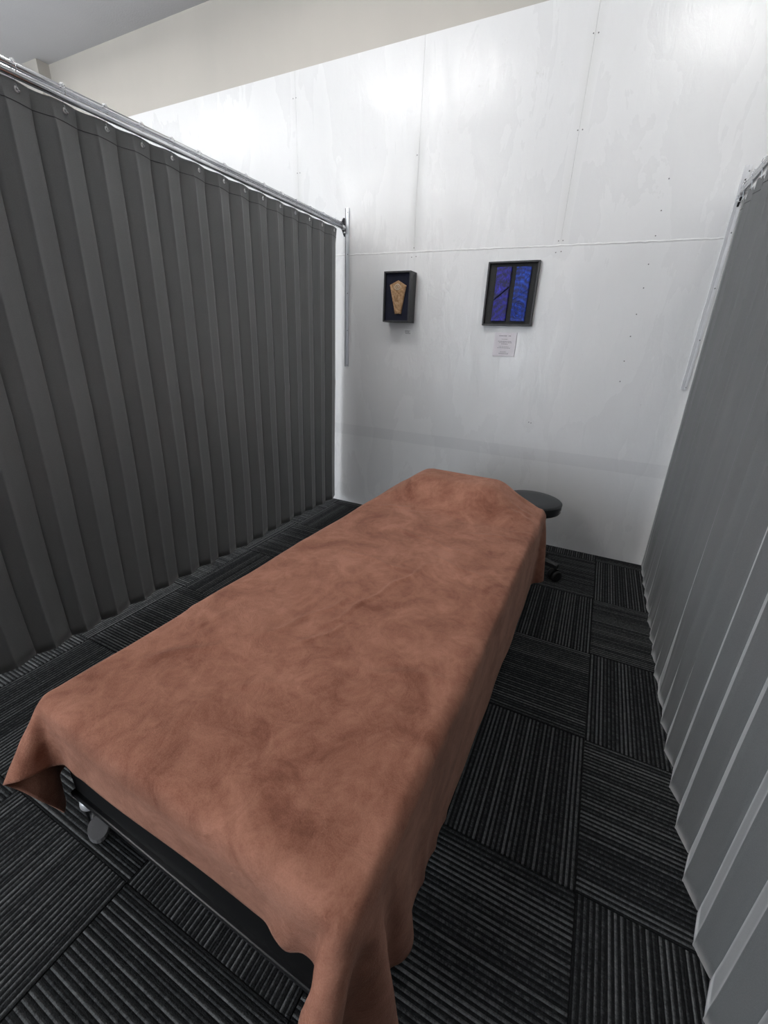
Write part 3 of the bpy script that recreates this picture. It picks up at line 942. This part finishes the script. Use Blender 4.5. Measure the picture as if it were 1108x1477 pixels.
for (r0, rt) in ((0.019, 0.0034), (0.0085, 0.0028)):
    bm = bmesh.new(); tube(bm, [(0.004 + r0 * math.cos(t), -0.0905, 0.208 + 0.8 * r0 * math.sin(t)) for t in np.linspace(0, 2 * math.pi, 25)[:-1]], rt, 6, True)
    obj('carved_ring', bm, M['paleclay'], clay, True)
for (pts) in ([(-0.034, 0.180), (-0.018, 0.172), (0.0, 0.174), (0.018, 0.186), (0.040, 0.190)], [(-0.028, 0.158), (-0.010, 0.150), (0.006, 0.156), (0.020, 0.170), (0.036, 0.172)],
              [(-0.020, 0.115), (-0.005, 0.125), (0.012, 0.140), (0.030, 0.146)], [(-0.012, 0.085), (0.004, 0.092), (0.020, 0.105)]):
    bm = bmesh.new(); tube(bm, [(x + 0.004, -0.0905, z) for x, z in pts], 0.0022, 6)
    obj('carved_ridge', bm, M['clay'], clay, True)

# flat frame with two blue glazed slabs, one of them cut across
a2 = empty('picture_frame', (-0.597, WALL_Y, 1.388))
tag(a2, 'shallow charcoal frame with two upright blue glazed slabs', 'wall art')
Wf, Hf, Df, T = 0.298, 0.347, 0.030, 0.010
for nm, c, s in (('frame_side', (-Wf / 2 + T / 2, -Df / 2, Hf / 2), (T, Df, Hf)), ('frame_side', (Wf / 2 - T / 2, -Df / 2, Hf / 2), (T, Df, Hf)),
                 ('frame_rail', (0, -Df / 2, Hf - T / 2), (Wf - 2 * T, Df, T)), ('frame_rail', (0, -Df / 2, T / 2), (Wf - 2 * T, Df, T))):
    bm = bmesh.new(); box(bm, c, s, 0.0012, 1); obj(nm, bm, M['boxwood'], a2)
bm = bmesh.new(); box(bm, (0, -0.006, Hf / 2), (Wf - 2 * T, 0.008, Hf - 2 * T)); obj('backing', bm, M['felt'], a2)
def slabp(name, poly, mat):
    bm = bmesh.new(); prism(bm, [(x, -0.010, z) for x, z in poly], (0, -0.016, 0))
    es = [e for e in bm.edges if e.verts[0].co.y < -0.02 and e.verts[1].co.y < -0.02]
    bmesh.ops.bevel(bm, geom=es, offset=0.003, segments=2, affect='EDGES')
    return smooth_by_angle(obj(name, bm, mat, a2), 35)
slabp('blue_slab', [(-0.094, 0.1455), (-0.008, 0.217), (-0.008, 0.319), (-0.094, 0.319)], M['blueL'])
slabp('blue_slab', [(-0.096, 0.026), (-0.010, 0.026), (-0.009, 0.207), (-0.094, 0.137)], M['blueL'])
slabp('blue_slab', [(0.020, 0.026), (0.104, 0.026), (0.104, 0.317), (0.020, 0.317)], M['blueR'])
bm = bmesh.new(); tube(bm, [(0.021, -0.0262, 0.143), (0.048, -0.0266, 0.158), (0.077, -0.0266, 0.180), (0.103, -0.0262, 0.199)], 0.0017, 6)
obj('raised_line', bm, M['blueR'], a2, True)
for k, r0 in enumerate((0.012, 0.022, 0.032, 0.042)):
    bm = bmesh.new()
    pts = []
    for t in np.linspace(0, 2 * math.pi, 30)[:-1]:
        x = 0.062 + r0 * 0.9 * math.cos(t); z = 0.088 + r0 * 1.15 * math.sin(t)
        pts.append((min(max(x, 0.024), 0.100), -0.0262, max(z, 0.03)))
    tube(bm, pts, 0.0018, 5, True)
    obj('raised_ring', bm, M['blueR'], a2, True)

# caption cards; the print is too small to read in the photograph, so each line is a row of grey dashes
def card(name, c, wd, ht, th, lines, mat, label):
    t = empty(name, (c[0], WALL_Y, c[1])); tag(t, label, 'card')
    bm = bmesh.new(); box(bm, (0, -th / 2, 0), (wd, th, ht), 0.0006, 1); obj('card_face', bm, mat, t)
    rnd = random.Random(7)
    for (z, x0, x1, h_) in lines:
        bm = bmesh.new(); x = x0
        while x < x1:
            l = rnd.uniform(0.004, 0.011)
            box(bm, ((x + min(x + l, x1)) / 2, -th - 0.0002, z), (min(l, x1 - x + 0.001), 0.0005, h_))
            x += l + rnd.uniform(0.0012, 0.003)
        obj('print_line', bm, M['ink'], t)
    return t
card('caption_card', (-0.593, 1.281), 0.137, 0.138, 0.005,
     [(0.050, -0.040, 0.008, 0.0042), (0.050, 0.018, 0.034, 0.0042), (0.031, -0.022, 0.014, 0.0022), (0.018, -0.042, 0.040, 0.0030), (0.011, -0.036, 0.042, 0.0030),
      (0.003, -0.020, 0.018, 0.0030), (-0.012, -0.034, 0.026, 0.0022), (-0.020, -0.042, 0.036, 0.0028), (-0.044, -0.022, 0.016, 0.0022), (-0.053, -0.030, 0.028, 0.0030)],
     M['paper'], 'square white caption card with grey print under the blue framed slabs')
card('caption_card', (-1.262, 1.336), 0.060, 0.034, 0.0015,
     [(0.009, -0.020, 0.016, 0.004), (0.001, -0.020, 0.014, 0.004), (-0.007, -0.016, 0.022, 0.004)],
     M['paper2'], 'tiny pale caption card under the deep box with the clay piece')
